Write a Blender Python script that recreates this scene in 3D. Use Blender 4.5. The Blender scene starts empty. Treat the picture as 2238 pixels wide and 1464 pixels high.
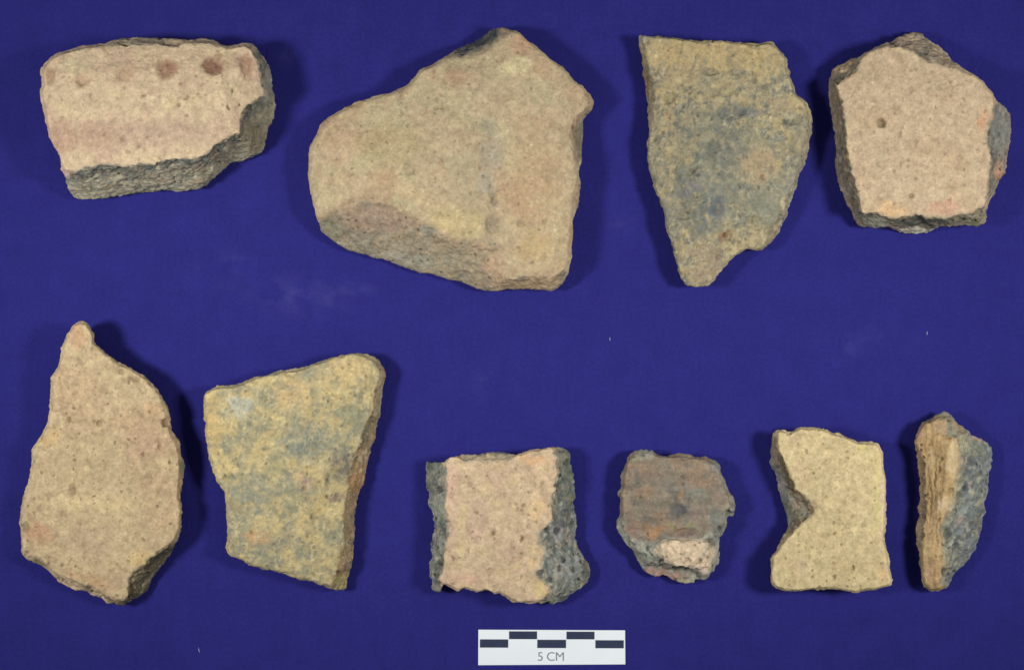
import bpy, bmesh, math, random
import numpy as np
from mathutils import Vector
from mathutils.geometry import delaunay_2d_cdt

# ------------------------------------------------------------------ camera, light, exposure
scene = bpy.context.scene
CM_PX = 5.0 / 320.0            # the 5 cm card is 320 px long in the photograph
CAM_H = 85.0                   # camera height above the cloth, cm

def link(o, parent=None):
    scene.collection.objects.link(o)
    if parent: o.parent = parent
    return o

cam = bpy.data.cameras.new('camera')
cam_o = link(bpy.data.objects.new('camera', cam))
cam_o.location = (0, 0, CAM_H / 100)
cam.sensor_width = 36
cam.angle = 2 * math.atan(2238 * CM_PX / 2 / CAM_H)
cam.clip_start = 0.02; cam.clip_end = 20
scene.camera = cam_o

world = bpy.data.worlds.new('World'); scene.world = world; world.use_nodes = True
bg = world.node_tree.nodes['Background']
bg.inputs[0].default_value = (0.93, 0.97, 1.0, 1); bg.inputs[1].default_value = 0.15

def area_lamp(name, loc, target, size, power, col, spread=54):
    l = bpy.data.lights.new(name, 'AREA'); l.shape = 'DISK'; l.size = size; l.energy = power; l.color = col; l.spread = math.radians(spread)
    o = link(bpy.data.objects.new(name, l)); o.location = loc
    o.rotation_euler = (Vector(target) - Vector(loc)).to_track_quat('-Z', 'Y').to_euler()
area_lamp('copy_stand_lamp', (-0.43, 0.0, 0.50), (-0.085, 0.012, 0), 0.115, 0.293, (1.0, 0.99, 0.97))
area_lamp('copy_stand_lamp', (0.44, 0.02, 0.52), (0.09, 0.012, 0), 0.125, 0.307, (1.0, 0.99, 0.97))

vs = scene.view_settings
vs.view_transform = 'Standard'; vs.look = 'None'; vs.exposure = 0.0; vs.gamma = 1.0; vs.use_curve_mapping = False
scene.render.engine = 'CYCLES'
scene.cycles.filter_width = 1.55
scene.cycles.use_denoising = True
scene.cycles.max_bounces = 6

# ------------------------------------------------------------------ helpers
def lin(c):
    c = np.asarray(c, float) / 255.0
    return np.where(c <= 0.04045, c / 12.92, ((c + 0.055) / 1.055) ** 2.4)

def px_to_cm(px, py, z=0.0):
    f = CM_PX * (CAM_H - z) / CAM_H
    return (px - 1119) * f, -(py - 732) * f

_rng = np.random.RandomState(7)
_perm = _rng.permutation(256).astype(np.int64); _perm = np.concatenate([_perm, _perm, _perm])
_g = _rng.normal(size=(256, 3)); _g /= np.linalg.norm(_g, axis=1)[:, None]
def perlin(p):
    i = np.floor(p).astype(np.int64); f = p - i; i &= 255
    u = f * f * f * (f * (f * 6 - 15) + 10)
    out = 0
    for dx in (0, 1):
        wx = u[:, 0] if dx else 1 - u[:, 0]
        for dy in (0, 1):
            wy = u[:, 1] if dy else 1 - u[:, 1]
            for dz in (0, 1):
                wz = u[:, 2] if dz else 1 - u[:, 2]
                h = _perm[_perm[_perm[(i[:, 0] + dx) & 255] + ((i[:, 1] + dy) & 255)] + ((i[:, 2] + dz) & 255)]
                g = _g[h]
                d = g[:, 0] * (f[:, 0] - dx) + g[:, 1] * (f[:, 1] - dy) + g[:, 2] * (f[:, 2] - dz)
                out = out + wx * wy * wz * d
    return out * 1.6
def fbm(p, octaves=3):
    s = 0; a = 1.0; t = 0
    for k in range(octaves):
        s = s + a * perlin(p * 2.03 ** k + 17.3 * k); t += a; a *= 0.55
    return s / t * 1.3
def sstep(a, b, x):
    t = np.clip((x - a) / (b - a), 0, 1); return t * t * (3 - 2 * t)

def poly_sd(P, poly):
    """signed distance of points P (N,2) to a polygon, positive inside"""
    A = np.asarray(poly, float); B = np.roll(A, -1, 0)
    dmin = np.full(len(P), 1e9); inside = np.zeros(len(P), bool)
    for a, b in zip(A, B):
        e = b - a; w = P - a
        t = np.clip((w @ e) / max(e @ e, 1e-9), 0, 1)
        d = np.hypot(w[:, 0] - t * e[0], w[:, 1] - t * e[1]); dmin = np.minimum(dmin, d)
        c = (a[1] > P[:, 1]) != (b[1] > P[:, 1])
        if a[1] != b[1]:
            inside ^= c & (P[:, 0] < (b[0] - a[0]) * (P[:, 1] - a[1]) / (b[1] - a[1]) + a[0])
    return np.where(inside, dmin, -dmin)

# ------------------------------------------------------------------ materials
def new_mat(name):
    m = bpy.data.materials.new(name); m.use_nodes = True
    nt = m.node_tree; b = nt.nodes['Principled BSDF']
    return m, nt, b
def N(nt, t, **kw):
    n = nt.nodes.new(t)
    for k, v in kw.items():
        if k.startswith('i_'):
            n.inputs[k[2:].replace('_', ' ')].default_value = v
        else: setattr(n, k, v)
    return n
def math_node(nt, op, a, b=None, clamp=False):
    n = nt.nodes.new('ShaderNodeMath'); n.operation = op; n.use_clamp = clamp
    for k, v in ((0, a), (1, b)):
        if v is None: continue
        if isinstance(v, (int, float)): n.inputs[k].default_value = v
        else: nt.links.new(v, n.inputs[k])
    return n.outputs[0]
def mix_col(nt, blend, fac, a, b):
    n = nt.nodes.new('ShaderNodeMix'); n.data_type = 'RGBA'; n.blend_type = blend
    for k, v in ((0, fac), (6, a), (7, b)):
        if hasattr(v, 'links') or hasattr(v, 'is_output'): nt.links.new(v, n.inputs[k])
        else: n.inputs[k].default_value = v
    return n.outputs[2]

def ceramic():
    m, nt, b = new_mat('fired_clay')
    L = nt.links.new
    tc = N(nt, 'ShaderNodeTexCoord'); oi = N(nt, 'ShaderNodeObjectInfo')
    va = N(nt, 'ShaderNodeVectorMath', operation='ADD')
    off = N(nt, 'ShaderNodeVectorMath', operation='SCALE'); off.inputs[0].default_value = (3.1, 1.7, 5.3)
    L(oi.outputs['Random'], off.inputs['Scale'])
    L(tc.outputs['Object'], va.inputs[0]); L(off.outputs[0], va.inputs[1])
    wn = N(nt, 'ShaderNodeTexNoise'); wn.inputs['Scale'].default_value = 700; wn.inputs['Detail'].default_value = 2; L(va.outputs[0], wn.inputs['Vector'])
    ws = N(nt, 'ShaderNodeVectorMath', operation='MULTIPLY_ADD'); L(wn.outputs['Color'], ws.inputs[0])
    ws.inputs[1].default_value = (0.0016,) * 3; L(va.outputs[0], ws.inputs[2]); P = ws.outputs[0]
    at = N(nt, 'ShaderNodeAttribute', attribute_name='clay_colour')
    def noise(scale, detail=3, rough=0.6):
        n = N(nt, 'ShaderNodeTexNoise'); n.inputs['Scale'].default_value = scale
        n.inputs['Detail'].default_value = detail; n.inputs['Roughness'].default_value = rough
        L(P, n.inputs['Vector']); return n.outputs[0]
    n1 = noise(420, 4, 0.7); n2 = noise(1200, 2, 0.6)
    v1 = math_node(nt, 'MULTIPLY_ADD', n1, 0.62); nt.nodes[-1].inputs[2].default_value = 0.69
    v2 = math_node(nt, 'MULTIPLY_ADD', n2, 0.62); nt.nodes[-1].inputs[2].default_value = 0.69
    v = math_node(nt, 'MULTIPLY', v1, v2)
    comb = N(nt, 'ShaderNodeCombineColor')
    for k in range(3): L(v, comb.inputs[k])
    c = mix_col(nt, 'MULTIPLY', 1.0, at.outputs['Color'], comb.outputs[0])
    # temper grains: dark and pale specks
    def specks(scale, gain, base):
        vo = N(nt, 'ShaderNodeTexVoronoi'); vo.inputs['Scale'].default_value = scale; L(P, vo.inputs['Vector'])
        sp = N(nt, 'ShaderNodeSeparateColor'); L(vo.outputs['Color'], sp.inputs[0])
        t = math_node(nt, 'MULTIPLY_ADD', sp.outputs[0], gain); nt.nodes[-1].inputs[2].default_value = base
        d = math_node(nt, 'SUBTRACT', t, vo.outputs['Distance'])
        return math_node(nt, 'MULTIPLY', d, 7.0, True)
    dark = math_node(nt, 'MULTIPLY', specks(430, 0.62, -0.26), at.outputs['Alpha'], True)
    c = mix_col(nt, 'MIX', dark, c, mix_col(nt, 'MULTIPLY', 1.0, c, (0.30, 0.27, 0.25, 1)))
    dark2 = math_node(nt, 'MULTIPLY', specks(900, 0.7, -0.3), at.outputs['Alpha'], True)
    c = mix_col(nt, 'MIX', dark2, c, mix_col(nt, 'MULTIPLY', 1.0, c, (0.55, 0.5, 0.47, 1)))
    pale = math_node(nt, 'MULTIPLY', specks(520, 0.6, -0.28), 0.7, True)
    c = mix_col(nt, 'MIX', pale, c, mix_col(nt, 'MULTIPLY', 1.0, c, (1.35, 1.32, 1.25, 1)))
    L(c, b.inputs['Base Color'])
    b.inputs['Roughness'].default_value = 0.92
    b.inputs['Specular IOR Level'].default_value = 0.18
    h = math_node(nt, 'ADD', n1, math_node(nt, 'MULTIPLY', n2, 0.5))
    h = math_node(nt, 'SUBTRACT', h, math_node(nt, 'MULTIPLY', dark, 0.5))
    bp = N(nt, 'ShaderNodeBump'); bp.inputs['Strength'].default_value = 0.6; bp.inputs['Distance'].default_value = 0.0006
    L(h, bp.inputs['Height']); L(bp.outputs[0], b.inputs['Normal'])
    return m

def cloth_mat():
    m, nt, b = new_mat('blue_cloth'); L = nt.links.new
    tc = N(nt, 'ShaderNodeTexCoord'); P = tc.outputs['Object']
    def noise(scale, detail=3, rough=0.6, vec=P):
        n = N(nt, 'ShaderNodeTexNoise'); n.inputs['Scale'].default_value = scale
        n.inputs['Detail'].default_value = detail; n.inputs['Roughness'].default_value = rough
        L(vec, n.inputs['Vector']); return n.outputs[0]
    big = noise(7, 3, 0.55); fine = noise(900, 2, 0.6); mid = noise(95, 3, 0.6)
    mp = N(nt, 'ShaderNodeMapping'); mp.inputs['Scale'].default_value = (1, 0.12, 1); L(P, mp.inputs[0])
    warp = noise(500, 2, 0.6, mp.outputs[0])
    s = math_node(nt, 'ADD', math_node(nt, 'MULTIPLY', big, 0.22), math_node(nt, 'MULTIPLY', fine, 0.50))
    s = math_node(nt, 'ADD', s, math_node(nt, 'MULTIPLY', mid, 0.34))
    s = math_node(nt, 'ADD', s, math_node(nt, 'MULTIPLY', warp, 0.14))
    s = math_node(nt, 'ADD', s, 0.40)
    comb = N(nt, 'ShaderNodeCombineColor')
    for k in range(3): L(s, comb.inputs[k])
    base = tuple(lin((42, 41, 116))) + (1,)
    c = mix_col(nt, 'MULTIPLY', 1.0, base, comb.outputs[0])
    # faint clay dust rubbed into the cloth
    dust_total = None
    for px, py, rx, ry, st in DUST:
        x, y = px_to_cm(px, py)
        mm = N(nt, 'ShaderNodeMapping'); mm.vector_type = 'TEXTURE'
        mm.inputs['Location'].default_value = (x / 100, y / 100, 0)
        mm.inputs['Scale'].default_value = (rx * CM_PX / 100, ry * CM_PX / 100, 1); L(P, mm.inputs[0])
        g = N(nt, 'ShaderNodeTexGradient', gradient_type='SPHERICAL'); L(mm.outputs[0], g.inputs[0])
        t = math_node(nt, 'MULTIPLY', g.outputs['Fac'], st)
        dust_total = t if dust_total is None else math_node(nt, 'ADD', dust_total, t)
    dn = math_node(nt, 'MULTIPLY', math_node(nt, 'SUBTRACT', noise(110, 3, 0.6), 0.42), 3.0, True)
    dfac = math_node(nt, 'MULTIPLY', math_node(nt, 'MULTIPLY', dust_total, dn), 0.6, True)
    c = mix_col(nt, 'MIX', dfac, c, tuple(lin((120, 118, 165))) + (1,))
    L(c, b.inputs['Base Color'])
    b.inputs['Roughness'].default_value = 0.95; b.inputs['Specular IOR Level'].default_value = 0.05
    b.inputs['Sheen Weight'].default_value = 0.03; b.inputs['Sheen Roughness'].default_value = 0.6
    bp = N(nt, 'ShaderNodeBump'); bp.inputs['Strength'].default_value = 0.35; bp.inputs['Distance'].default_value = 0.0004
    L(math_node(nt, 'ADD', fine, warp), bp.inputs['Height']); L(bp.outputs[0], b.inputs['Normal'])
    return m

def simple(name, col, rough, var=0.06, scale=300):
    m, nt, b = new_mat(name)
    tc = N(nt, 'ShaderNodeTexCoord'); n = N(nt, 'ShaderNodeTexNoise'); n.inputs['Scale'].default_value = scale
    nt.links.new(tc.outputs['Object'], n.inputs['Vector'])
    v = math_node(nt, 'MULTIPLY_ADD', n.outputs[0], var * 2); nt.nodes[-1].inputs[2].default_value = 1 - var
    comb = N(nt, 'ShaderNodeCombineColor')
    for k in range(3): nt.links.new(v, comb.inputs[k])
    c = mix_col(nt, 'MULTIPLY', 1.0, tuple(col) + (1,), comb.outputs[0])
    nt.links.new(c, b.inputs['Base Color'])
    b.inputs['Roughness'].default_value = rough; b.inputs['Specular IOR Level'].default_value = 0.25
    return m

DUST = [(660, 650, 150, 60, 0.30), (480, 590, 90, 60, 0.16), (515, 575, 40, 30, 0.25), (780, 635, 60, 25, 0.22),
        (1835, 760, 60, 40, 0.20), (625, 125, 30, 30, 0.25), (1060, 830, 120, 60, 0.12), (1900, 740, 160, 50, 0.10),
        (1360, 490, 40, 30, 0.2)]

# ------------------------------------------------------------------ the cloth
def build_cloth():
    W, H, nx, ny = 90.0, 66.0, 240, 176
    xs = np.linspace(-W / 2, W / 2, nx); ys = np.linspace(-H / 2, H / 2, ny)
    X, Y = np.meshgrid(xs, ys); P = np.stack([X.ravel(), Y.ravel(), np.zeros(X.size)], 1)
    Z = 0.012 * fbm(P * np.array([0.10, 0.045, 1]) + 3.3, 2) + 0.004 * fbm(P * 0.35 + 9.1, 2)
    P[:, 2] = Z - Z.max() * 0.6
    idx = np.arange(nx * ny).reshape(ny, nx)
    F = np.stack([idx[:-1, :-1], idx[:-1, 1:], idx[1:, 1:], idx[1:, :-1]], -1).reshape(-1, 4)
    me = bpy.data.meshes.new('cloth'); me.from_pydata((P / 100).tolist(), [], F.tolist())
    me.polygons.foreach_set('use_smooth', [True] * len(me.polygons)); me.materials.append(cloth_mat())
    o = link(bpy.data.objects.new('cloth', me)); o['kind'] = 'structure'; o['label'] = 'deep blue cloth spread flat under the sherds'
    sm = o.modifiers.new('thickness', 'SOLIDIFY'); sm.thickness = 0.0012; sm.offset = -1
build_cloth()

# ------------------------------------------------------------------ the sherds
CLAY = ceramic()
VOX = 0.035

def build_sherd(sp):
    ox, oy = sp['org']; sc = sp['sc']; seed = sp['seed']; rng = np.random.RandomState(seed)
    def to_px(x, y): return ox + x / sc, oy + y / sc
    V2, VZ, VI = [], [], []
    inset_of = {}
    def add(x, y, z):
        px, py = to_px(x, y); zc = z / 10.0 * sp.get('zs', 1.0)
        X, Y = px_to_cm(px, py, zc)
        V2.append(Vector((X, Y))); VZ.append(zc); return len(V2) - 1
    E = []
    for poly, dz in ((sp['outline'], sp['oz']), (sp['top'], sp['tz'])):
        ids = [add(p[0], p[1], p[2] if len(p) > 2 else dz) for p in poly]
        E += [(ids[i], ids[(i + 1) % len(ids)]) for i in range(len(ids))]
    for line in sp.get('lines', []):
        ids = [add(*p) for p in line]; E += list(zip(ids[:-1], ids[1:]))
    for p in sp.get('pts', []): add(*p)
    vc, _, fc, ov, _, _ = delaunay_2d_cdt(V2, E, [], 1, 1e-4)
    inp = np.array([(v.x, v.y) for v in V2]); vz = np.array(VZ)
    co = []
    for v, o in zip(vc, ov):
        if o: z = vz[o[0]]
        else:
            d = np.hypot(inp[:, 0] - v.x, inp[:, 1] - v.y); k = np.argsort(d)[:3]; w = 1 / (d[k] + 1e-4); z = (w * vz[k]).sum() / w.sum()
        co.append((v.x, v.y, z))
    # boundary loop -> undercut skirt and base
    cnt = {}
    for f in fc:
        for a, b in zip(f, f[1:] + f[:1]): cnt[(a, b)] = 1
    nxt = {a: b for (a, b) in cnt if (b, a) not in cnt}
    start = max(nxt, key=lambda i: co[i][0]); loop = [start]
    while nxt[loop[-1]] != start and len(loop) < 5000: loop.append(nxt[loop[-1]])
    L = np.array([co[i][:2] for i in loop]); Lz = np.array([co[i][2] for i in loop]); n = len(loop)
    tang = np.roll(L, -2, 0) - np.roll(L, 2, 0); tang /= np.linalg.norm(tang, axis=1)[:, None] + 1e-9
    inw = np.stack([-tang[:, 1], tang[:, 0]], 1)
    ins = np.clip(sp.get('under', 0.22) * Lz, 0.05, 0.5)
    verts = list(co); rings = [loop]
    for fz, fi in ((0.55, 0.35), (0.0, 1.0)):
        r = []
        for k in range(n):
            q = L[k] + inw[k] * ins[k] * fi; r.append(len(verts)); verts.append((q[0], q[1], Lz[k] * fz))
        rings.append(r)
    faces = [tuple(f) for f in fc]
    for r0, r1 in zip(rings, rings[1:]):
        for k in range(n):
            k2 = (k + 1) % n; faces.append((r0[k2], r0[k], r1[k], r1[k2]))
    base = rings[-1]
    bc = len(verts); verts.append((L[:, 0].mean(), L[:, 1].mean(), 0.0))
    bv, _, bf, bo, _, _ = delaunay_2d_cdt([Vector(verts[i][:2]) for i in base], [(k, (k + 1) % n) for k in range(n)], [], 1, 1e-5)
    remap = {}
    for i, o in enumerate(bo):
        if o: remap[i] = base[o[0]]
        else: remap[i] = len(verts); verts.append((bv[i].x, bv[i].y, 0.0))
    faces += [tuple(remap[i] for i in reversed(f)) for f in bf]
    me = bpy.data.meshes.new('tmp'); me.from_pydata(verts, [], faces); me.validate()
    bm = bmesh.new(); bm.from_mesh(me); bmesh.ops.remove_doubles(bm, verts=bm.verts, dist=1e-5)
    loose = [v for v in bm.verts if not v.link_faces]; bmesh.ops.delete(bm, geom=loose, context='VERTS')
    bmesh.ops.recalc_face_normals(bm, faces=bm.faces); bm.to_mesh(me); bm.free()
    tmp = bpy.data.objects.new('tmp', me); scene.collection.objects.link(tmp)
    rm = tmp.modifiers.new('r', 'REMESH'); rm.mode = 'VOXEL'; rm.voxel_size = VOX; rm.adaptivity = 0
    dg = bpy.context.evaluated_depsgraph_get()
    ev = bpy.data.meshes.new_from_object(tmp.evaluated_get(dg))
    bpy.data.objects.remove(tmp); bpy.data.meshes.remove(me)
    nv = len(ev.vertices); co = np.empty(nv * 3); ev.vertices.foreach_get('co', co); co = co.reshape(-1, 3)
    ne = len(ev.edges); ed = np.empty(ne * 2, int); ev.edges.foreach_get('vertices', ed); ed = ed.reshape(-1, 2)
    deg = np.bincount(ed.ravel(), minlength=nv)[:, None] + 1e-9
    def lap(a):
        s = np.zeros_like(a)
        for k in range(a.shape[1]):
            s[:, k] = np.bincount(ed[:, 0], a[ed[:, 1], k], nv) + np.bincount(ed[:, 1], a[ed[:, 0], k], nv)
        return s / deg
    def normals():
        ev.vertices.foreach_set('co', co.ravel()); ev.update()
        a = np.empty(nv * 3); ev.vertex_normals.foreach_get('vector', a); return a.reshape(-1, 3)
    for _ in range(sp.get('smooth', 8)): co += 0.5 * (lap(co) - co)
    nor = normals()
    worn_highlight = np.clip(-((lap(lap(co)) - co) * nor).sum(1) / 0.005, 0, 1)      # convex arrises paler: rubbing wear plus an edge highlight put into the colour
    # plan coordinates in traced pixels, class of every vertex
    f = CM_PX * (CAM_H - co[:, 2]) / CAM_H
    tx = (co[:, 0] / f + 1119 - ox) * sc; ty = (-co[:, 1] / f + 732 - oy) * sc
    T = np.stack([tx, ty], 1); cmz = CM_PX / sc          # traced px -> cm
    S3 = co + seed * 11.7
    sd = poly_sd(T, [p[:2] for p in sp['top']]) * cmz
    sdj = sd + 0.045 * perlin(S3 * 6) + 0.045 * perlin(S3 * 2.3)
    sdo = poly_sd(T, [p[:2] for p in sp['outline']]) * cmz
    narrow = 1 - sstep(0.13, 0.24, np.maximum(sdo, 0) - sd)
    surf = np.maximum(sstep(-0.02, 0.03, sdj), narrow) * sstep(-0.05, 0.25, nor[:, 2])
    soft = sp.get('soft', 0.05)
    csurf = np.maximum(sstep(-0.03 - soft, 0.03 + soft, sdj + soft * 0.8 * fbm(S3 * 2.0 + 4, 3)), narrow) * sstep(-0.25, 0.2, nor[:, 2])
    # relief
    rough_b = sp.get('rough_break', 1.0); rough_s = sp.get('rough_surf', 1.0)
    h_s = 0.022 * fbm(S3 * 0.9, 2) + 0.012 * fbm(S3 * 3.2, 3) + 0.008 * perlin(S3 * 8)
    rid = 0.05 * fbm(S3 * 1.1 + 2, 2) + np.abs(perlin(S3 * 3.4 + 5)) * 0.055 + 0.045 * fbm(S3 * 2.2 + 9, 3) + 0.028 * perlin(S3 * 8.5) - 0.012
    stri = sp.get('striae')
    stn = perlin(S3 * np.array(stri[:3]) + 7) + 0.6 * perlin(S3 * np.array(stri[:3]) * 2.1 + 3) if stri else np.zeros(nv)
    if stri: h_s = h_s + stri[3] * stn
    h = surf * h_s * rough_s + (1 - surf) * rid * rough_b
    dark = np.zeros(nv)
    wx = (perlin(S3 * 5 + 13) * 0.035 + perlin(S3 * 12 + 13) * 0.014) / cmz; wy = (perlin(S3 * 5 + 23) * 0.035 + perlin(S3 * 12 + 23) * 0.014) / cmz
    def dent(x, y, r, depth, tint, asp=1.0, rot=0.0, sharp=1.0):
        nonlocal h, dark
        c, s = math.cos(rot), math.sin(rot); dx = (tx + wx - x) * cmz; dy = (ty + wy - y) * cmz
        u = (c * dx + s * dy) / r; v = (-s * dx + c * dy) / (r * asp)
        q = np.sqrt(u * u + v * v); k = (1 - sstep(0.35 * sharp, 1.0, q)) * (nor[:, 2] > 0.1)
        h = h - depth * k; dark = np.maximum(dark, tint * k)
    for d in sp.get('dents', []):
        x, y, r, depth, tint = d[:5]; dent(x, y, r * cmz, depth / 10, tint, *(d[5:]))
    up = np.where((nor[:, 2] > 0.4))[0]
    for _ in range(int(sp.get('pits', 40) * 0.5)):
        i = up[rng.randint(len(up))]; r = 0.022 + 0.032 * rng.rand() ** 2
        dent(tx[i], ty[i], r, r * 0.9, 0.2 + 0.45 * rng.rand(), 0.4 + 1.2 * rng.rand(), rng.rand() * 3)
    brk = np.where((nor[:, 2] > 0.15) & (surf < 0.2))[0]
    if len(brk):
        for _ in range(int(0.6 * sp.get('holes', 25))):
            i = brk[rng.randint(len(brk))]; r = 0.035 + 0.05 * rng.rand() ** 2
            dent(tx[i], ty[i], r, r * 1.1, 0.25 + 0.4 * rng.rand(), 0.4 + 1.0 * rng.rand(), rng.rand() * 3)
    co += nor * h[:, None]
    wv = np.stack([perlin(S3 * 2.1 + 31), perlin(S3 * 2.1 + 57), 0 * h], 1) * 0.045 + \
         np.stack([perlin(S3 * 6.3 + 71), perlin(S3 * 6.3 + 93), 0 * h], 1) * 0.022
    co += wv * sp.get('ragged', 1.0)
    co[:, 2] = np.maximum(co[:, 2], 0.0)
    # colour of the clay: oxidised skin, reduced core in the breaks, patches
    def mixc(c, col, k): return c + (lin(col)[None] - c) * np.clip(k, 0, 1)[:, None]
    cs = np.repeat(lin(sp['col'])[None], nv, 0)
    for fr, lo, hi, col, st in sp.get('mottle', []):
        cs = mixc(cs, col, st * sstep(lo, hi, fbm(S3 * fr + 40 + fr, 3)))
    jx = tx + perlin(S3 * 2.5 + 3) * 0.16 / cmz + perlin(S3 * 7 + 3) * 0.05 / cmz
    jy = ty + perlin(S3 * 2.5 + 8) * 0.16 / cmz + perlin(S3 * 7 + 8) * 0.05 / cmz
    fbl = 1.6 * fbm(S3 * np.array(sp.get('bfr', (4.0, 4.0, 4.0))) + 33, 3)
    def blotch(c, lst):
        for x, y, rx, ry, rot, col, st in lst:
            a = math.radians(rot); dx, dy = jx - x, jy - y
            u = (math.cos(a) * dx + math.sin(a) * dy) / rx; v = (-math.sin(a) * dx + math.cos(a) * dy) / ry
            c = mixc(c, col, st * (1 - sstep(0.45, 1.15, np.sqrt(u * u + v * v))) * np.clip(1 + sp.get('broken', 0.5) * fbl, 0, 1.25))
        return c
    cs = blotch(cs, sp.get('blotch', []))
    if stri: cs = cs * (1 + stri[4] * stn[:, None])
    dist = np.maximum(-sd, 0) + 0.05 * fbm(S3 * 3, 2)
    c0, c1 = sp['core']; cb = np.repeat(lin(c0)[None], nv, 0); kb = sp.get('kb', 1.18)
    cb = mixc(cb, c1, sstep(0.05, sp.get('core_d', 0.5), dist))
    for fr, lo, hi, col, st in sp.get('core_mottle', [(2.2, 0.05, 0.5, (92, 96, 92), 0.6), (3.0, 0.1, 0.5, (150, 142, 120), 0.5)]):
        cb = mixc(cb, col, st * sstep(lo, hi, fbm(S3 * fr + 60 + fr, 3)))
    bk = sp.get('bk', 0.6)
    for fr, lo, hi, col, stg in ((1.3, 0.08, 0.42, (72, 74, 72), 0.65), (2.1, 0.18, 0.5, (142, 116, 90), 0.55), (4.6, 0.12, 0.5, (168, 160, 138), 0.7), (5.3, 0.15, 0.5, (66, 68, 66), 0.7)):
        cb = mixc(cb, col, bk * stg * sstep(lo, hi, fbm(S3 * fr + 80 + 3 * fr, 3)))
    cb = blotch(cb, sp.get('core_blotch', []))
    cb = cb * (1 + 0.25 * fbm(S3 * 4.2 + 90, 2))[:, None]
    cb = np.clip(cb * kb, 0, 0.75)
    if sp.get('part'):
        lm = sstep(-0.09, 0.09, poly_sd(T, sp['part'][1]) * cmz + 0.09 * perlin(S3 * 3.2) + 0.05 * perlin(S3 * 7))
        cb = mixc(cb, sp['lump'], lm * 0.9)
        cb = mixc(cb, (150, 140, 120), 0.5 * lm * sstep(0.15, 0.5, fbm(S3 * 3.3 + 2, 3)))
    c = cs * csurf[:, None] + cb * (1 - csurf[:, None])
    c = c * (1 + 0.22 * fbm(S3 * 3.6 + 77, 3) + 0.10 * perlin(S3 * 9 + 5))[:, None]
    lum = (c @ np.array([0.25, 0.6, 0.15]))[:, None] * np.array([[1.03, 1.0, 0.88]])
    c = c + (lum - c) * sp.get('desat', 0.05)
    if sp.get('veins'):
        vn = (1 - sstep(0.0, 0.10, np.abs(fbm(S3 * 3.1 + 19, 2)))) * sstep(-0.1, 0.35, fbm(S3 * 0.9 + 50, 2))
        c = mixc(c, sp['veins'], 0.55 * vn)
    c = c * (1 + (0.14 * worn_highlight + 0.10 * (1 - csurf))[:, None])
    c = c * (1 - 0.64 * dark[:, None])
    if sp.get('warm'): c = c * np.array([[1.035, 0.995, 0.965]])
    al = surf * sp.get('speck', 0.6) + (1 - surf) * sp.get('core_speck', 0.7)
    # write
    org = np.array([co[:, 0].mean(), co[:, 1].mean(), 0.0])
    loc = (co - org) / 100
    ev.vertices.foreach_set('co', loc.ravel()); ev.update()
    nrm = np.empty(nv * 3); ev.vertex_normals.foreach_get('vector', nrm); nrm = nrm.reshape(-1, 3)
    nf = len(ev.polygons); lv = np.empty(len(ev.loops), int); ev.loops.foreach_get('vertex_index', lv); lv = lv.reshape(nf, 4)
    bpy.data.meshes.remove(ev)
    root = link(bpy.data.objects.new('pottery_sherd', None)); root.empty_display_size = 0.01
    root.location = org / 100
    root['label'] = sp['label']; root['category'] = 'sherd'; root['group'] = 'pottery sherds laid out on the blue cloth'
    fs = surf[lv].mean(1) > 0.5
    extra = sp.get('part')
    parts = [('fired_surface', fs), ('broken_edge', ~fs)]
    if extra:
        em = (poly_sd(T, extra[1])[lv].mean(1) > 0) & (nor[lv, 2].mean(1) > 0.1)
        parts = [('fired_surface', fs & ~em), ('broken_edge', ~fs & ~em), (extra[0], em)]
    for name, msk in parts:
        if not msk.any(): continue
        q = lv[msk]; used, inv = np.unique(q, return_inverse=True); q = inv.reshape(-1, 4)
        m = bpy.data.meshes.new(name)
        m.vertices.add(len(used)); m.vertices.foreach_set('co', loc[used].ravel())
        m.loops.add(q.size); m.loops.foreach_set('vertex_index', q.ravel().astype(np.int32))
        m.polygons.add(len(q)); m.polygons.foreach_set('loop_start', np.arange(0, q.size, 4, dtype=np.int32))
        m.update(calc_edges=True)
        m.polygons.foreach_set('use_smooth', np.ones(len(q), bool))
        at = m.attributes.new('clay_colour', 'FLOAT_COLOR', 'POINT')
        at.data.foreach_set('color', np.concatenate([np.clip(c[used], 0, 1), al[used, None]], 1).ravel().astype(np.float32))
        m.normals_split_custom_set_from_vertices(nrm[used].tolist())
        m.materials.append(CLAY)
        link(bpy.data.objects.new(name, m), root)

SHERDS = []
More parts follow.
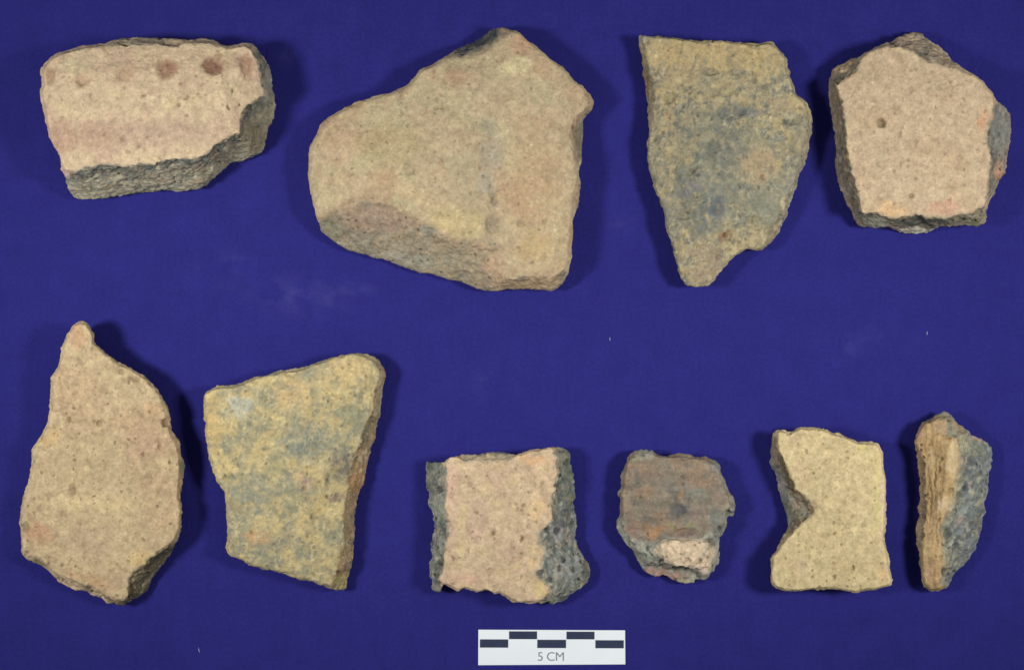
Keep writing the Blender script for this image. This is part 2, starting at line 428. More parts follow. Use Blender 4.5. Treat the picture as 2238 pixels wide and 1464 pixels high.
# 1 rim-like block with thumb marks, upper left
SHERDS.append(dict(seed=1, zs=1.45, broken=.15, warm=1, striae=(0.45, 5.5, 1.0, 0.008, 0.05), org=(50, 50), sc=3.486, oz=9, tz=15, smooth=8,
 label='thick pinkish-buff sherd with brown thumb marks along its top, grey broken front, upper left',
 outline=[(150,330),(210,270),(300,215),(430,185),(560,170),(640,145),(740,120),(860,122),(980,115),(1150,122),(1330,118),(1440,135),(1500,170),(1560,182),(1620,170),(1680,155),(1750,165),(1790,210),(1830,260,8),(1870,320,6),(1900,400,5),(1905,520,4),(1920,620,4),(1905,720,4),(1860,830,3),(1840,960,3),(1760,1020,3),(1660,1055,3),(1560,1080,3),(1480,1150,3),(1400,1230,3),(1340,1265,3),(1200,1280,3),(1000,1290,3),(800,1310,3),(600,1340,3),(480,1345,3),(400,1340,3),(365,1300,4),(330,1200,7),(300,1110,10),(290,1040,12),(240,950,11),(195,870,10),(185,780,10),(160,690,10),(140,600,10),(125,530,10),(150,470,10),(135,400,10)],
 top=[(165,350,13),(220,290,13),(315,235,13),(440,205,13),(640,178,13),(760,165,13),(1000,160,13),(1330,155,13),(1440,165,13),(1560,200,13),(1680,180,13),(1740,210,13),(1780,290,13),(1810,400,13),(1840,540,13),(1780,590,14),(1690,650,15),(1660,740,15),(1640,830,15),(1520,890,15),(1420,980,15),(1330,1025,15),(1150,1040,15),(1000,1070,15),(860,1085,15),(640,1085,14),(480,1100,14),(400,1130,13),(335,1125,13),(305,1050,13),(255,950,13),(215,860,13),(205,780,13),(185,690,13),(165,600,13),(150,530,13),(170,470,13),(160,400,13)],
 lines=[[(400,720,16),(700,710,17),(1000,700,17),(1300,690,17),(1550,650,16.5)], [(400,400,15.5),(800,380,16),(1200,370,16),(1500,400,16)]],
 pts=[(500,1000,14.5),(900,950,15.5),(1200,930,15.5),(1450,1100,8),(1600,960,8),(1760,760,9),(1830,640,9)],
 dents=[(1090,345,105,0.9,0.06),(1445,320,100,1.2,0.14),(1710,325,80,0.9,0.06,1.6),(205,400,45,0.6,0.25,1.8),(465,430,75,0.6,0.05),(775,385,90,0.6,0.05),(780,160,45,1.6,0.6,0.4),(1130,160,110,1.4,0.55,0.28),(440,455,30,0.6,0.3),(1190,625,22,0.9,0.6),(925,548,18,0.7,0.5),(1320,405,16,0.6,0.5),(1600,520,16,0.6,0.5,1.8),(1570,640,30,0.8,0.5,0.5,0.6),(1250,570,35,0.7,0.5,0.4,-0.3),(1250,715,30,0.7,0.5,0.5),(1730,650,26,1.0,0.6),(1660,620,18,0.8,0.5),(1480,465,13,.6,.5),(1340,545,13,.6,.5),(760,890,26,0.6,0.35),(800,985,26,0.7,0.4,0.8),(890,945,20,.6,.35),(1050,855,22,.4,.3),(1400,550,12,.5,.5),(760,1115,60,1.4,0.6,0.4),(560,1190,14,.6,.5)],
 col=(202,182,150), mottle=[(0.8,-0.1,0.5,(192,166,142),0.8),(1.6,0.1,0.6,(206,190,148),0.6),(3.5,0.15,0.6,(176,152,126),0.5)],
 blotch=[(1090,345,100,90,0,(160,126,102),.9),(1445,325,105,90,-20,(148,114,94),1.),(1710,325,65,100,0,(170,136,112),.85),(205,400,45,80,0,(170,142,112),.7),(300,880,130,160,0,(184,150,128),.7),(900,850,680,130,0,(186,162,140),.75),(480,860,300,130,0,(180,152,128),.55),(465,430,80,60,0,(180,150,122),.6),(775,385,95,70,0,(180,150,122),.6),(380,330,130,80,0,(202,190,152),.6)],
 core=((88,92,88),(142,138,118)), core_d=0.55, core_mottle=[(2.2,0.0,0.5,(118,124,116),0.6),(3.0,0.1,0.5,(166,156,130),0.6)],
 core_blotch=[(1740,880,150,170,0,(116,108,88),.7),(1870,480,50,200,0,(140,138,124),.7),(330,1140,60,50,0,(186,166,146),.8)], pits=70, speck=.35, holes=40))
# 2 big lobed sherd
SHERDS.append(dict(seed=2, org=(640, 40), sc=2.361, oz=11, tz=16, smooth=42, rough_surf=1.1, rough_break=0.5, under=0.25, soft=0.2, kb=1.12, bk=.35,
 label='largest sherd, tan, with a rounded lobe at its left and a sloping grey-brown underside edge',
 outline=[(1060,42,7),(1110,55,9),(1160,60),(1200,105),(1260,140),(1330,205),(1410,265),(1440,310),(1500,350),(1535,390,9),(1555,430,7),(1535,480,6),(1500,520,5),(1495,640,4),(1490,740,5),(1475,800,9),(1488,860,6),(1475,960,6),(1455,1010,9),(1445,1100,10),(1440,1220,10),(1420,1330,8),(1385,1390,6),(1340,1412,6),(1250,1400,6),(1150,1400,6),(1000,1412,5),(940,1395,5),(870,1365,4),(780,1345,4),(640,1310,4),(560,1285,4),(490,1250,4),(380,1230,4),(280,1200,4),(200,1150,5),(145,1090,6),(115,1010,8),(95,920,8),(75,840,8),(75,750,8),(85,660,8),(120,600,8),(150,530,8),(200,490,8),(330,430,9),(430,400,9),(520,375,10),(590,340,10),(630,300,10),(660,260,10),(740,225,9),(800,185,8),(850,150,6),(920,125,5),(980,90,5),(1020,55,5)],
 top=[(1115,75,13),(1165,80,13),(1250,155,13),(1330,225,13),(1400,280,13),(1435,330,13),(1485,370,13),(1515,415,13),(1520,450,13),(1480,490,13),(1435,540,13),(1420,590,13),(1445,680,13),(1462,760,13),(1460,850,13),(1440,960,13),(1428,1100,13.5),(1420,1220,13.5),(1405,1300,13),(1330,1330,13),(1240,1335,13),(1110,1335,13),(1075,1290,13),(1070,1200,14),(1040,1145,15),(960,1140,16),(850,1140,16.5),(760,1120,17),(720,1070,17),(680,1050,17),(620,1020,17),(560,985,17),(480,955,17),(380,945,16),(270,960,15),(200,980,13),(135,1000,11),(110,920,11),(95,840,11),(95,750,11),(105,660,11),(135,610,11),(170,540,11),(215,505,11),(340,445,11.5),(440,415,12),(530,390,12.5),(600,355,13),(645,315,13),(675,275,13),(750,240,13),(800,205,12),(870,205,12),(960,180,12),(1050,125,12)],
 pts=[(250,650,15),(300,850,15.5),(450,700,17),(600,600,17),(600,850,18.5),(750,750,19),(760,950,19),(850,500,17),(900,650,18.5),(900,1000,18.5),(1030,600,15.5),(1040,850,15.5),(1040,1050,15),(1000,350,16),(1200,450,16.5),(1150,250,15.5),(1250,700,16),(1250,1000,16),(1250,1200,15.5),(1300,550,15.5),(1380,450,14.5),(500,1120,11),(700,1200,10),(900,1260,10.5),(300,1080,11)],
 dents=[(1030,1060,45,0.8,0.15,1.5),(1045,935,20,.7,.3,2.0),(420,960,170,1.2,0.12,0.4),(910,655,22,.5,.45,0.6),(970,775,14,.4,.4),(1175,1060,25,.5,.35),(1300,1050,20,.4,.3),(765,395,20,.5,.4,.6,.8),(735,460,18,.5,.4),(600,780,40,.7,.25),(560,500,20,.5,.35),(1100,410,30,.6,.25)],
 col=(184,164,130), mottle=[(0.55,-0.1,0.5,(182,150,116),0.75),(0.8,-0.05,0.45,(184,170,132),0.8),(2.5,0.1,0.6,(164,136,110),0.5),(3.5,.2,.6,(200,178,140),.5)],
 blotch=[(850,1050,160,100,10,(194,176,126),.65),(650,930,180,50,25,(190,168,128),.55),(1150,250,110,55,-10,(206,190,146),.9),(860,300,70,45,0,(180,144,114),.6),(1000,560,70,60,0,(158,150,124),.7),(1030,700,80,120,0,(164,154,134),.6),(1030,1060,45,70,0,(134,126,108),.5),(1040,930,25,60,0,(142,134,116),.5),(900,900,120,120,0,(176,160,128),.5),(250,650,90,110,0,(190,160,128),.5),(500,650,220,130,0,(174,158,116),.6),(1180,140,80,60,0,(188,148,118),.7),(1250,850,160,300,0,(184,154,118),.6),(1250,1180,120,90,0,(192,164,116),.6),(1000,850,60,70,0,(158,156,140),.55),(880,750,120,80,0,(168,160,128),.4)],
 core=((160,136,108),(142,128,104)), core_d=0.9, core_mottle=[(1.4,0.0,0.4,(120,120,106),0.6),(2.6,0.1,0.5,(156,140,116),0.6)],
 core_blotch=[(950,130,180,70,-32,(62,68,72),.95),(420,1040,250,80,5,(140,120,102),.85),(700,1090,50,50,0,(112,122,112),.7),(800,1200,300,70,10,(144,132,108),.5),(200,1080,80,60,40,(112,112,92),.7),(1250,1370,220,40,0,(154,132,100),.8),(1050,1300,90,90,0,(166,140,112),.8),(1480,640,40,120,0,(112,108,88),.8),(600,1240,200,40,10,(140,138,122),.6)], pits=70, speck=.42, holes=25))
# 3 tapering ochre sherd, blue-grey mottled
SHERDS.append(dict(seed=3, broken=1.1, bfr=(4.5, 3.2, 4.0), org=(1360, 50), sc=2.439, oz=7.5, tz=10, smooth=10, under=0.35, rough_surf=2.4,
 label='long ochre sherd mottled blue-grey that tapers to a blunt tip at its lower left',
 outline=[(90,65),(180,68),(300,80),(400,95),(510,92),(640,102),(720,110),(800,105),(830,130),(875,185),(885,250),(905,310),(925,380),(965,400),(1000,450,6),(1015,510,5),(1012,590,5),(990,690,4),(960,780,4),(935,870,4),(900,960,4),(880,1030,4),(830,1110,4),(790,1180,4),(740,1215,5),(700,1210,6),(670,1200,6),(630,1230,6),(580,1255),(540,1310),(500,1360),(460,1405),(380,1415),(340,1405),(310,1360),(290,1300),(270,1210),(235,1110),(220,1000),(180,920),(155,830),(135,740),(128,640),(140,570),(135,480,5),(130,400,4),(115,300,4),(108,250,4),(110,180,5),(92,110,6)],
 top=[(108,80,9.5),(180,80,9.5),(300,93),(400,108),(510,105),(640,115),(720,122),(795,118),(820,140),(862,190),(872,255),(892,315),(912,390),(950,415),(980,460,9),(990,520,9),(985,590,9),(955,690,9),(920,780,9),(890,870,9),(860,950,9),(835,1020,9),(800,1090,8.5),(770,1160,8),(735,1195,8),(670,1185,8),(620,1215,8),(570,1240,8.5),(530,1295,8.5),(488,1350,8.5),(450,1390,8.5),(380,1400,8.5),(350,1392,8.5),(325,1350,8.5),(305,1290,9),(285,1200,9),(252,1105,9),(235,995,9),(197,915,9),(172,825,9),(152,740,9),(146,640,9),(158,570,9),(170,480,9),(172,400,9),(155,300,9),(140,240,9),(128,170,9)],
 pts=[(400,300,12),(650,300,12),(400,600,13),(650,600,13),(800,550,12),(550,480,13.5),(400,850,13),(600,850,13),(480,1050,12.5),(650,1050,11.5),(400,1250,11)],
 dents=[(565,480,90,1.2,0.15,.5),(640,480,25,.9,.4),(470,260,50,.9,.3,.5),(745,825,20,.9,.5),(250,400,45,.7,.3),(480,670,45,.9,.25,1.6,.5),(890,530,70,.8,.3,.35),(500,980,50,.8,.25,1.3),(330,1030,60,.9,.25,.5),(560,1140,35,.8,.3),(515,1250,30,.8,.3,.6),(370,790,50,.8,.25,.4,-.8),(700,1050,70,.8,.2,.4)],
 col=(170,152,110), mottle=[(0.9,-0.1,0.4,(150,140,110),0.8),(1.5,-0.15,0.4,(116,120,112),0.75),(3.1,0.1,0.5,(108,112,108),0.6),(2.6,0.15,0.55,(194,170,116),0.6),(5.0,0.1,0.5,(112,114,106),0.6),(6.3,0.1,0.45,(186,172,128),0.7),(4.1,0.1,0.45,(92,96,92),0.6),(2.9,0.2,0.55,(182,160,114),0.45)], desat=.14, veins=(188,180,146),
 blotch=[(430,160,420,110,0,(190,164,112),.7),(750,200,140,120,0,(190,164,108),.6),(450,300,80,60,0,(148,138,112),.6),(520,760,330,420,8,(126,126,108),.5),(430,950,240,220,0,(118,122,110),.45),(760,950,160,220,20,(128,128,108),.5),(560,620,90,230,15,(108,112,104),.5),(480,990,70,110,15,(108,114,116),.8),(360,880,110,60,-30,(126,124,122),.6),(740,760,130,120,0,(176,150,112),.6),(800,950,170,110,-60,(134,134,116),.6),(430,1270,130,140,0,(152,134,108),.9),(550,1140,55,35,0,(146,112,84),.8),(180,700,40,250,0,(126,124,106),.6),(620,480,110,40,0,(112,116,112),.7),(940,620,60,150,10,(140,134,108),.6),(850,430,120,50,10,(184,158,116),.5),(300,300,150,80,0,(184,158,112),.4)],
 core=((138,122,90),(116,108,88)), core_d=0.3, core_blotch=[(130,280,50,170,0,(118,98,72),.85),(940,850,80,250,20,(130,128,110),.7)], pits=90, speck=.55))
# 4 five-sided thick sherd, upper right
SHERDS.append(dict(seed=4, warm=1, org=(1780, 50), sc=3.05, oz=9, tz=17, smooth=8, under=0.22,
 label='five-sided thick pale sherd with a round pit left of centre, upper right corner',
 outline=[(640,65,5),(700,62,5),(750,100,6),(830,150,7),(900,220,8),(970,290,11),(1050,340,12),(1130,390,12),(1190,470,11),(1210,520,10),(1270,560,6),(1305,610,5),(1310,720,4),(1290,850,4),(1275,980,4),(1230,1060,4),(1190,1150,6),(1160,1240,8),(1135,1340,8),(1080,1360,9),(960,1345,10),(850,1355,8),(780,1400,2.5),(650,1412,2),(560,1395,2.5),(490,1360,8),(390,1370,7),(300,1365,5),(270,1310,5),(240,1230,5),(200,1150,5),(160,1060,5),(140,960,5),(150,850,6),(140,720,5),(110,600,5),(92,480,5),(95,380,6),(120,310,7),(200,265,8),(300,225,11),(400,165,11),(500,125,8),(570,90,6)],
 top=[(150,410,14),(215,370,14),(290,310,15),(310,240,15),(400,180,15),(480,158,15.5),(560,168,16),(640,192,16),(720,240,16),(830,275,16),(960,305,16),(1050,355,16),(1120,405,16),(1180,485,16),(1195,545,15.5),(1190,620,15),(1160,660,15.5),(1150,780,16),(1175,880,16),(1165,1000,16),(1148,1120,16),(1135,1220,15.5),(1040,1260,15.5),(960,1280,15.5),(860,1310,15),(740,1300,15),(680,1255,15.5),(620,1290,15),(540,1310,15),(470,1290,15.5),(400,1270,15.5),(320,1260,15.5),(290,1150,15.5),(270,1050,15.5),(240,940,15.5),(215,830,15.5),(210,680,15.5),(190,540,15)],
 lines=[[(684,190,13),(680,130,9),(690,75,6)]],
 pts=[(600,600,18),(800,700,18),(600,950,17.5),(900,1000,17.5),(900,450,17.5),(450,350,17),(690,1340,7),(450,1330,11),(1000,1320,12)],
 dents=[(445,668,40,1.6,0.75),(650,1160,24,1.1,.6),(675,795,18,.6,.4,1.6),(640,315,18,.5,.35),(570,745,22,.5,.3,1.6),(620,835,45,.4,.2,.4),(890,1200,25,.5,.3),(730,965,40,.4,.15,.5),(640,450,25,.4,.2)],
 col=(192,172,142), mottle=[(0.7,-0.1,0.5,(186,162,130),0.6),(2.0,0.1,0.6,(202,186,152),0.5),(4.2,0.1,0.6,(168,146,120),0.5)],
 blotch=[(1120,650,40,110,0,(204,158,122),.6),(520,1240,120,50,0,(206,172,128),.7),(860,1230,140,60,0,(200,158,134),.7),(240,330,60,40,0,(196,156,108),.6),(210,800,40,350,-8,(208,192,150),.6),(600,180,150,25,10,(208,188,144),.5)],
 core=((98,92,80),(128,118,104)), core_d=0.4, core_mottle=[(1.8,0.0,0.45,(118,116,106),0.6),(3.0,0.1,0.5,(150,138,116),0.5)],
 core_blotch=[(620,120,160,70,0,(152,136,116),.8),(830,210,110,60,35,(158,142,120),.75),(1240,720,80,200,0,(112,116,110),.85),(1240,1000,40,80,0,(164,124,100),.7),(700,1320,220,50,0,(62,68,60),.85),(690,1390,150,30,0,(140,140,128),.9),(1040,1320,110,40,0,(82,86,66),.7),(400,1330,120,40,0,(120,126,112),.8),(130,500,60,260,0,(124,112,96),.6),(200,300,110,40,-25,(166,142,112),.7)], pits=60, speck=.42, holes=30))
# 5 tall pointed sherd, lower left
SHERDS.append(dict(seed=5, warm=1, zs=.86, org=(10, 680), sc=2.184, oz=11, tz=13.5, smooth=8, under=0.35,
 label='tall tan sherd with a rounded point at its top, dark break lower right',
 outline=[(370,38,14),(400,55,15),(420,105,15),(430,150,15),(480,200,15),(530,235,15),(600,270,14),(660,300,13),(700,345,13),(750,400,13),(775,450,13),(790,520,12),(800,570,13),(830,620,12),(845,690,11),(865,740,7),(848,800,8),(838,860,11),(850,960,11),(845,1020,10),(825,1090,7),(790,1160,5),(750,1220,4),(710,1280,4),(680,1330,4),(640,1370,4),(570,1408,6),(490,1390,6),(400,1345,6),(330,1325,6),(270,1300,6),(200,1235,7),(130,1195,7),(80,1160,7),(75,1080,7),(70,1000,7),(80,920,7),(110,830,8),(125,740,8),(125,660,9),(175,590,9),(205,520,10),(220,420,11),(220,320,12),(255,250,13),(275,170,14),(300,110,14),(330,60,14)],
 top=[(370,55,17),(390,68,17.5),(407,110,17.5),(417,158,17.5),(468,212,17),(520,250,17),(590,285,16),(650,315,15.5),(688,357,15),(735,410,15),(760,460,15),(770,525,14.5),(785,580,15),(812,628,14.5),(828,695,14),(832,760,13.5),(825,860,14),(835,960,14),(830,1020,13.5),(808,1088,13),(740,1140,13),(690,1180,13),(620,1230,13),(592,1260,13),(588,1355,12),(560,1375,11),(490,1355,11),(430,1318,11),(340,1285,11),(260,1255,10.5),(200,1205,10),(130,1160,9),(92,1120,9),(90,1080,9),(86,1000,9),(96,920,9.5),(126,832,10),(140,745,10.5),(142,670,11),(190,598,11.5),(220,522,12),(236,420,13.5),(237,325,14.5),(270,255,15.5),(290,175,16.5),(315,115,17),(342,70,17)],
 lines=[[(110,940,11),(300,915,13.5),(470,900,14.5),(650,890,14.5),(800,880,14)]],
 pts=[(400,400,17),(600,550,17),(400,700,15.5),(650,750,16),(350,1100,12.5),(550,1100,13.5),(700,1050,13.5),(500,1250,12.5),(200,1050,11)],
 dents=[(308,520,18,.9,.5),(455,535,17,.9,.5,1.5),(320,850,22,1.0,.5,1.8),(95,1030,30,1.0,.6),(770,530,25,1.2,.6),(620,320,40,.8,.3,.5,.6),(560,290,22,.7,.35),(740,640,16,.6,.4,1.8),(380,1115,20,.5,.3),(320,605,12,.5,.4),(395,710,12,.5,.4),(430,185,18,.6,.35),(690,790,25,.4,.25)],
 col=(190,171,135), mottle=[(0.6,0.0,0.5,(182,156,124),0.6),(1.8,0.1,0.5,(200,182,140),0.6),(4.0,0.05,0.5,(158,138,108),0.55)],
 blotch=[(440,915,280,45,0,(204,184,140),.7),(350,120,60,60,0,(192,150,116),.6),(160,1060,80,60,0,(182,142,112),.7),(400,700,180,160,0,(176,160,124),.5),(680,620,130,110,0,(184,156,128),.5),(650,1180,60,50,0,(208,182,128),.7),(400,1280,150,30,15,(194,158,120),.6),(230,600,70,40,-40,(192,162,104),.5),(420,1100,180,100,0,(186,164,134),.5),(700,470,60,40,0,(200,168,124),.5)],
 core=((78,74,58),(96,92,74)), core_d=0.5, core_mottle=[(2.5,0.05,0.5,(60,60,48),0.6),(3.2,0.15,0.5,(140,130,96),0.7)],
 core_blotch=[(300,1310,320,45,24,(172,152,124),.95),(850,740,30,70,0,(110,118,100),.8),(100,1150,60,40,0,(176,154,124),.9)], pits=90, speck=.6, holes=30))
# 6 flat ochre trapezoid
SHERDS.append(dict(seed=6, broken=0.9, org=(420, 750), sc=2.567, oz=8, tz=11, smooth=12, under=0.35, rough_surf=1.8,
 label='ochre four-sided sherd with grey smudges and a sloping brown right edge',
 outline=[(65,270),(110,245),(200,240),(280,220),(360,185),(500,155),(630,135),(720,100),(850,65),(930,52),(1000,65,7),(1040,90,6),(1075,135,5),(1088,190,5),(1075,260,4),(1060,350,4),(1045,430,4),(1030,520,4),(1000,610,4),(975,690,4),(970,770,4),(940,850,4),(915,930,4),(910,1000,4),(912,1080,4),(905,1180,4),(890,1280,4),(860,1380,4),(820,1395,5),(760,1375,6),(700,1345),(620,1330),(530,1300),(420,1275),(350,1255),(280,1215),(210,1195),(180,1150),(195,1080),(190,980),(185,900),(180,830),(130,760),(105,690),(85,600),(75,480),(65,380)],
 top=[(80,280),(120,260),(205,255),(285,235),(365,200),(505,170),(635,150),(725,115),(855,82),(930,70),(990,82,10.5),(1025,115,10),(1045,170,9.5),(1035,250,9.5),(1015,330,9.5),(990,410,10),(955,490,10),(935,570,10),(905,640,10),(880,720,10),(875,800,10),(855,900,10),(848,1000,10),(845,1100,10),(828,1200,10),(800,1290,9.5),(770,1355,9),(705,1330,9.5),(625,1312,10),(535,1283,10),(425,1258,10),(355,1238,10),(285,1198,10),(220,1178,10),(198,1145,10),(212,1080,10),(208,980,10),(203,895,10),(198,825,10),(150,755,10),(122,685,10),(103,600,10),(92,480,10.5),(80,380,10.5)],
 pts=[(300,400,12.5),(600,350,13),(850,250,12.5),(350,700,12.5),(650,650,13),(400,1000,12.5),(650,1000,12.5),(550,1200,11.5)],
 dents=[(800,760,70,1.2,.2,1.0),(810,850,18,.7,.5),(760,860,16,.7,.5),(780,655,18,.6,.4),(625,810,16,.6,.45),(720,780,18,.6,.4),(685,960,30,.7,.35,1.5),(330,1065,16,.7,.5),(980,185,14,.5,.4),(530,170,14,.6,.4),(185,370,12,.5,.4),(230,330,12,.5,.3),(605,630,20,.6,.35),(820,1285,22,.8,.4),(715,945,16,.6,.35),(200,760,60,.7,.2,.4),(420,1250,12,.6,.4)],
 col=(194,174,122), mottle=[(0.8,-0.05,0.45,(184,162,112),0.6),(1.1,-0.25,0.5,(142,142,120),0.8),(2.2,-0.1,0.6,(128,132,118),0.6),(3.2,0.2,0.6,(204,182,130),0.5),(5.2,0.12,0.5,(134,132,112),0.6),(6.1,0.15,0.5,(204,186,138),0.6),(4.0,0.15,0.5,(116,118,106),0.5),(3.0,0.15,0.5,(198,174,120),0.6)], veins=(200,188,150),
 blotch=[(260,350,100,75,0,(178,178,160),.8),(640,560,220,120,5,(126,132,120),.6),(900,410,110,80,0,(140,138,112),.7),(850,700,110,110,-30,(118,112,100),.75),(330,810,200,90,5,(134,138,122),.55),(800,860,60,40,0,(132,112,100),.6),(560,880,45,110,10,(134,136,112),.6),(440,1120,120,45,0,(146,138,116),.6),(120,450,50,160,0,(200,170,112),.6),(860,150,180,80,0,(204,178,124),.7),(370,1080,90,50,0,(196,158,112),.6),(560,270,100,100,0,(200,170,124),.5),(780,1050,60,60,0,(150,146,116),.5),(700,270,50,60,20,(152,146,118),.6),(630,780,50,50,0,(176,146,130),.5),(450,690,50,110,25,(146,144,112),.5)],
 core=((140,118,84),(146,124,94)), core_d=0.35, core_mottle=[(1.5,0.05,0.5,(110,100,80),0.6),(3.0,0.15,0.5,(160,142,104),0.5)],
 core_blotch=[(1060,280,40,150,5,(150,138,110),.7),(980,480,50,110,15,(112,104,82),.8),(930,780,60,120,20,(152,118,84),.85),(860,1330,70,70,0,(150,138,90),.8)], pits=80, speck=.5))
# 7 square sherd with grey core on both sides
SHERDS.append(dict(seed=7, warm=1, org=(900, 960), sc=3.852, oz=6, tz=14, smooth=6, under=0.3, ragged=1.2,
 label='squarish pink-buff sherd with dark grey broken flanks and a knobbly grey corner',
 outline=[(115,190,5),(200,185,6),(280,195,8),(320,140,10),(380,130,10),(500,125,9),(640,125,9),(780,115,9),(880,125,10),(950,90,11),(1060,85,11),(1150,65,10),(1230,60,8),(1310,85,6),(1335,140,5),(1335,250,5),(1365,330,4),(1375,420,4),(1365,520,4),(1385,640,4),(1385,780,4),(1410,920,4),(1450,980,4),(1490,1040,4),(1505,1120,4),(1480,1210,4),(1400,1260,4),(1340,1310,4),(1270,1370,4),(1180,1385,5),(1050,1380,10),(900,1375,11),(800,1340,11),(740,1290,11),(700,1308,11),(620,1265,11),(560,1298,11),(440,1260,11),(390,1285,11),(320,1250,11),(265,1222,9),(235,1290,5),(180,1270,4),(165,1200,4),(145,1140,4),(150,1020,4),(170,880,4),(190,740,4),(175,640,4),(130,520,4),(120,400,4),(120,290,4)],
 top=[(290,205,13),(325,158,13),(385,148,13),(430,175,13),(640,180,13),(850,165,13),(950,108,13),(1060,103,13),(1180,85,13),(1205,150,13),(1210,300,13),(1205,430,13),(1170,490,13),(1180,580,13),(1190,650,13),(1130,740,13),(1060,790,13),(1060,870,13),(1100,930,13),(1100,1010,13),(1060,1080,13),(1050,1150,13),(1110,1190,13),(1170,1230,12.5),(1165,1290,12),(1110,1330,12.5),(1050,1355,13),(900,1352,13),(810,1318,13),(745,1270,13),(700,1285,13),(620,1245,13),(560,1278,13),(440,1240,13),(390,1262,13),(325,1230,13),(265,1205,12.5),(235,1170,12),(260,1080,12.5),(270,980,12.5),(280,880,13),(310,780,13),(320,700,13),(295,640,13),(280,560,13),(288,400,13)],
 pts=[(500,400,14.5),(800,500,15),(700,800,14.5),(500,1000,14),(900,1100,14),(1300,1080,9),(1400,1120,7.5),(1280,1200,8.5),(1250,700,8),(1270,400,8),(200,400,7),(230,1000,7.5),(220,800,8)],
 dents=[(548,620,20,.9,.6),(925,840,24,1.0,.6,1.6),(685,785,26,.7,.4,1.4),(940,560,22,.8,.5),(880,540,18,.7,.4),(890,590,22,.6,.35),(990,735,28,.6,.3),(490,375,30,.6,.3),(890,1000,60,.6,.25,.4),(850,890,30,.6,.3),(660,1115,40,.6,.3),(470,940,22,.5,.3),(480,870,16,.5,.35),(920,1165,20,.5,.3),(1095,375,20,.6,.35),(1240,390,45,1.6,.6),(1150,770,36,1.4,.6),(1225,770,36,1.3,.6),(1280,1000,34,1.8,.75),(1362,1095,36,1.8,.75),(1200,640,30,1.2,.5,2.),(1180,1180,45,1.2,.55,.6,.6),(1250,1080,25,1.2,.6,1.8),(1090,1120,30,1.2,.5),(1300,200,35,1.2,.5),(230,420,30,1.1,.5,1.6),(270,750,25,1.0,.5),(240,1050,25,1.1,.5),(210,910,25,1.,.4),(1400,1180,30,1.,.5),(1420,1030,20,1.,.5),(1340,700,30,1.,.4,2.)],
 col=(200,178,146), mottle=[(0.9,-0.1,0.5,(194,168,142),0.7),(2.0,0.1,0.55,(204,184,140),0.5),(4.0,0.1,0.5,(172,148,120),0.5)],
 blotch=[(340,400,60,250,0,(206,172,150),.6),(560,680,120,200,0,(190,164,146),.5),(1030,170,150,50,0,(212,172,130),.7),(1050,580,60,150,0,(214,186,138),.7),(1090,1260,80,70,0,(216,196,136),.9),(420,800,60,300,0,(200,184,138),.5),(350,160,40,30,0,(214,194,172),.6),(450,1170,150,60,0,(202,164,142),.5),(870,970,110,90,0,(180,154,134),.5),(1010,1040,50,60,0,(212,184,138),.6)],
 core=((122,126,116),(106,112,106)), core_d=0.5, core_mottle=[(2.4,-0.05,0.4,(80,88,86),0.75),(3.6,0.1,0.5,(148,150,138),0.65)],
 core_blotch=[(1300,1080,150,150,0,(142,146,144),.5),(640,140,300,30,0,(150,138,112),.8),(220,560,60,130,0,(140,148,132),.5),(1270,180,70,120,0,(122,118,100),.5),(1330,350,40,250,0,(92,102,88),.6),(1220,760,80,90,0,(132,134,144),.5),(200,1240,60,60,0,(138,136,128),.6)], pits=60, speck=.5, holes=60, core_speck=.9, rough_break=1.15, soft=.08, bk=.8))
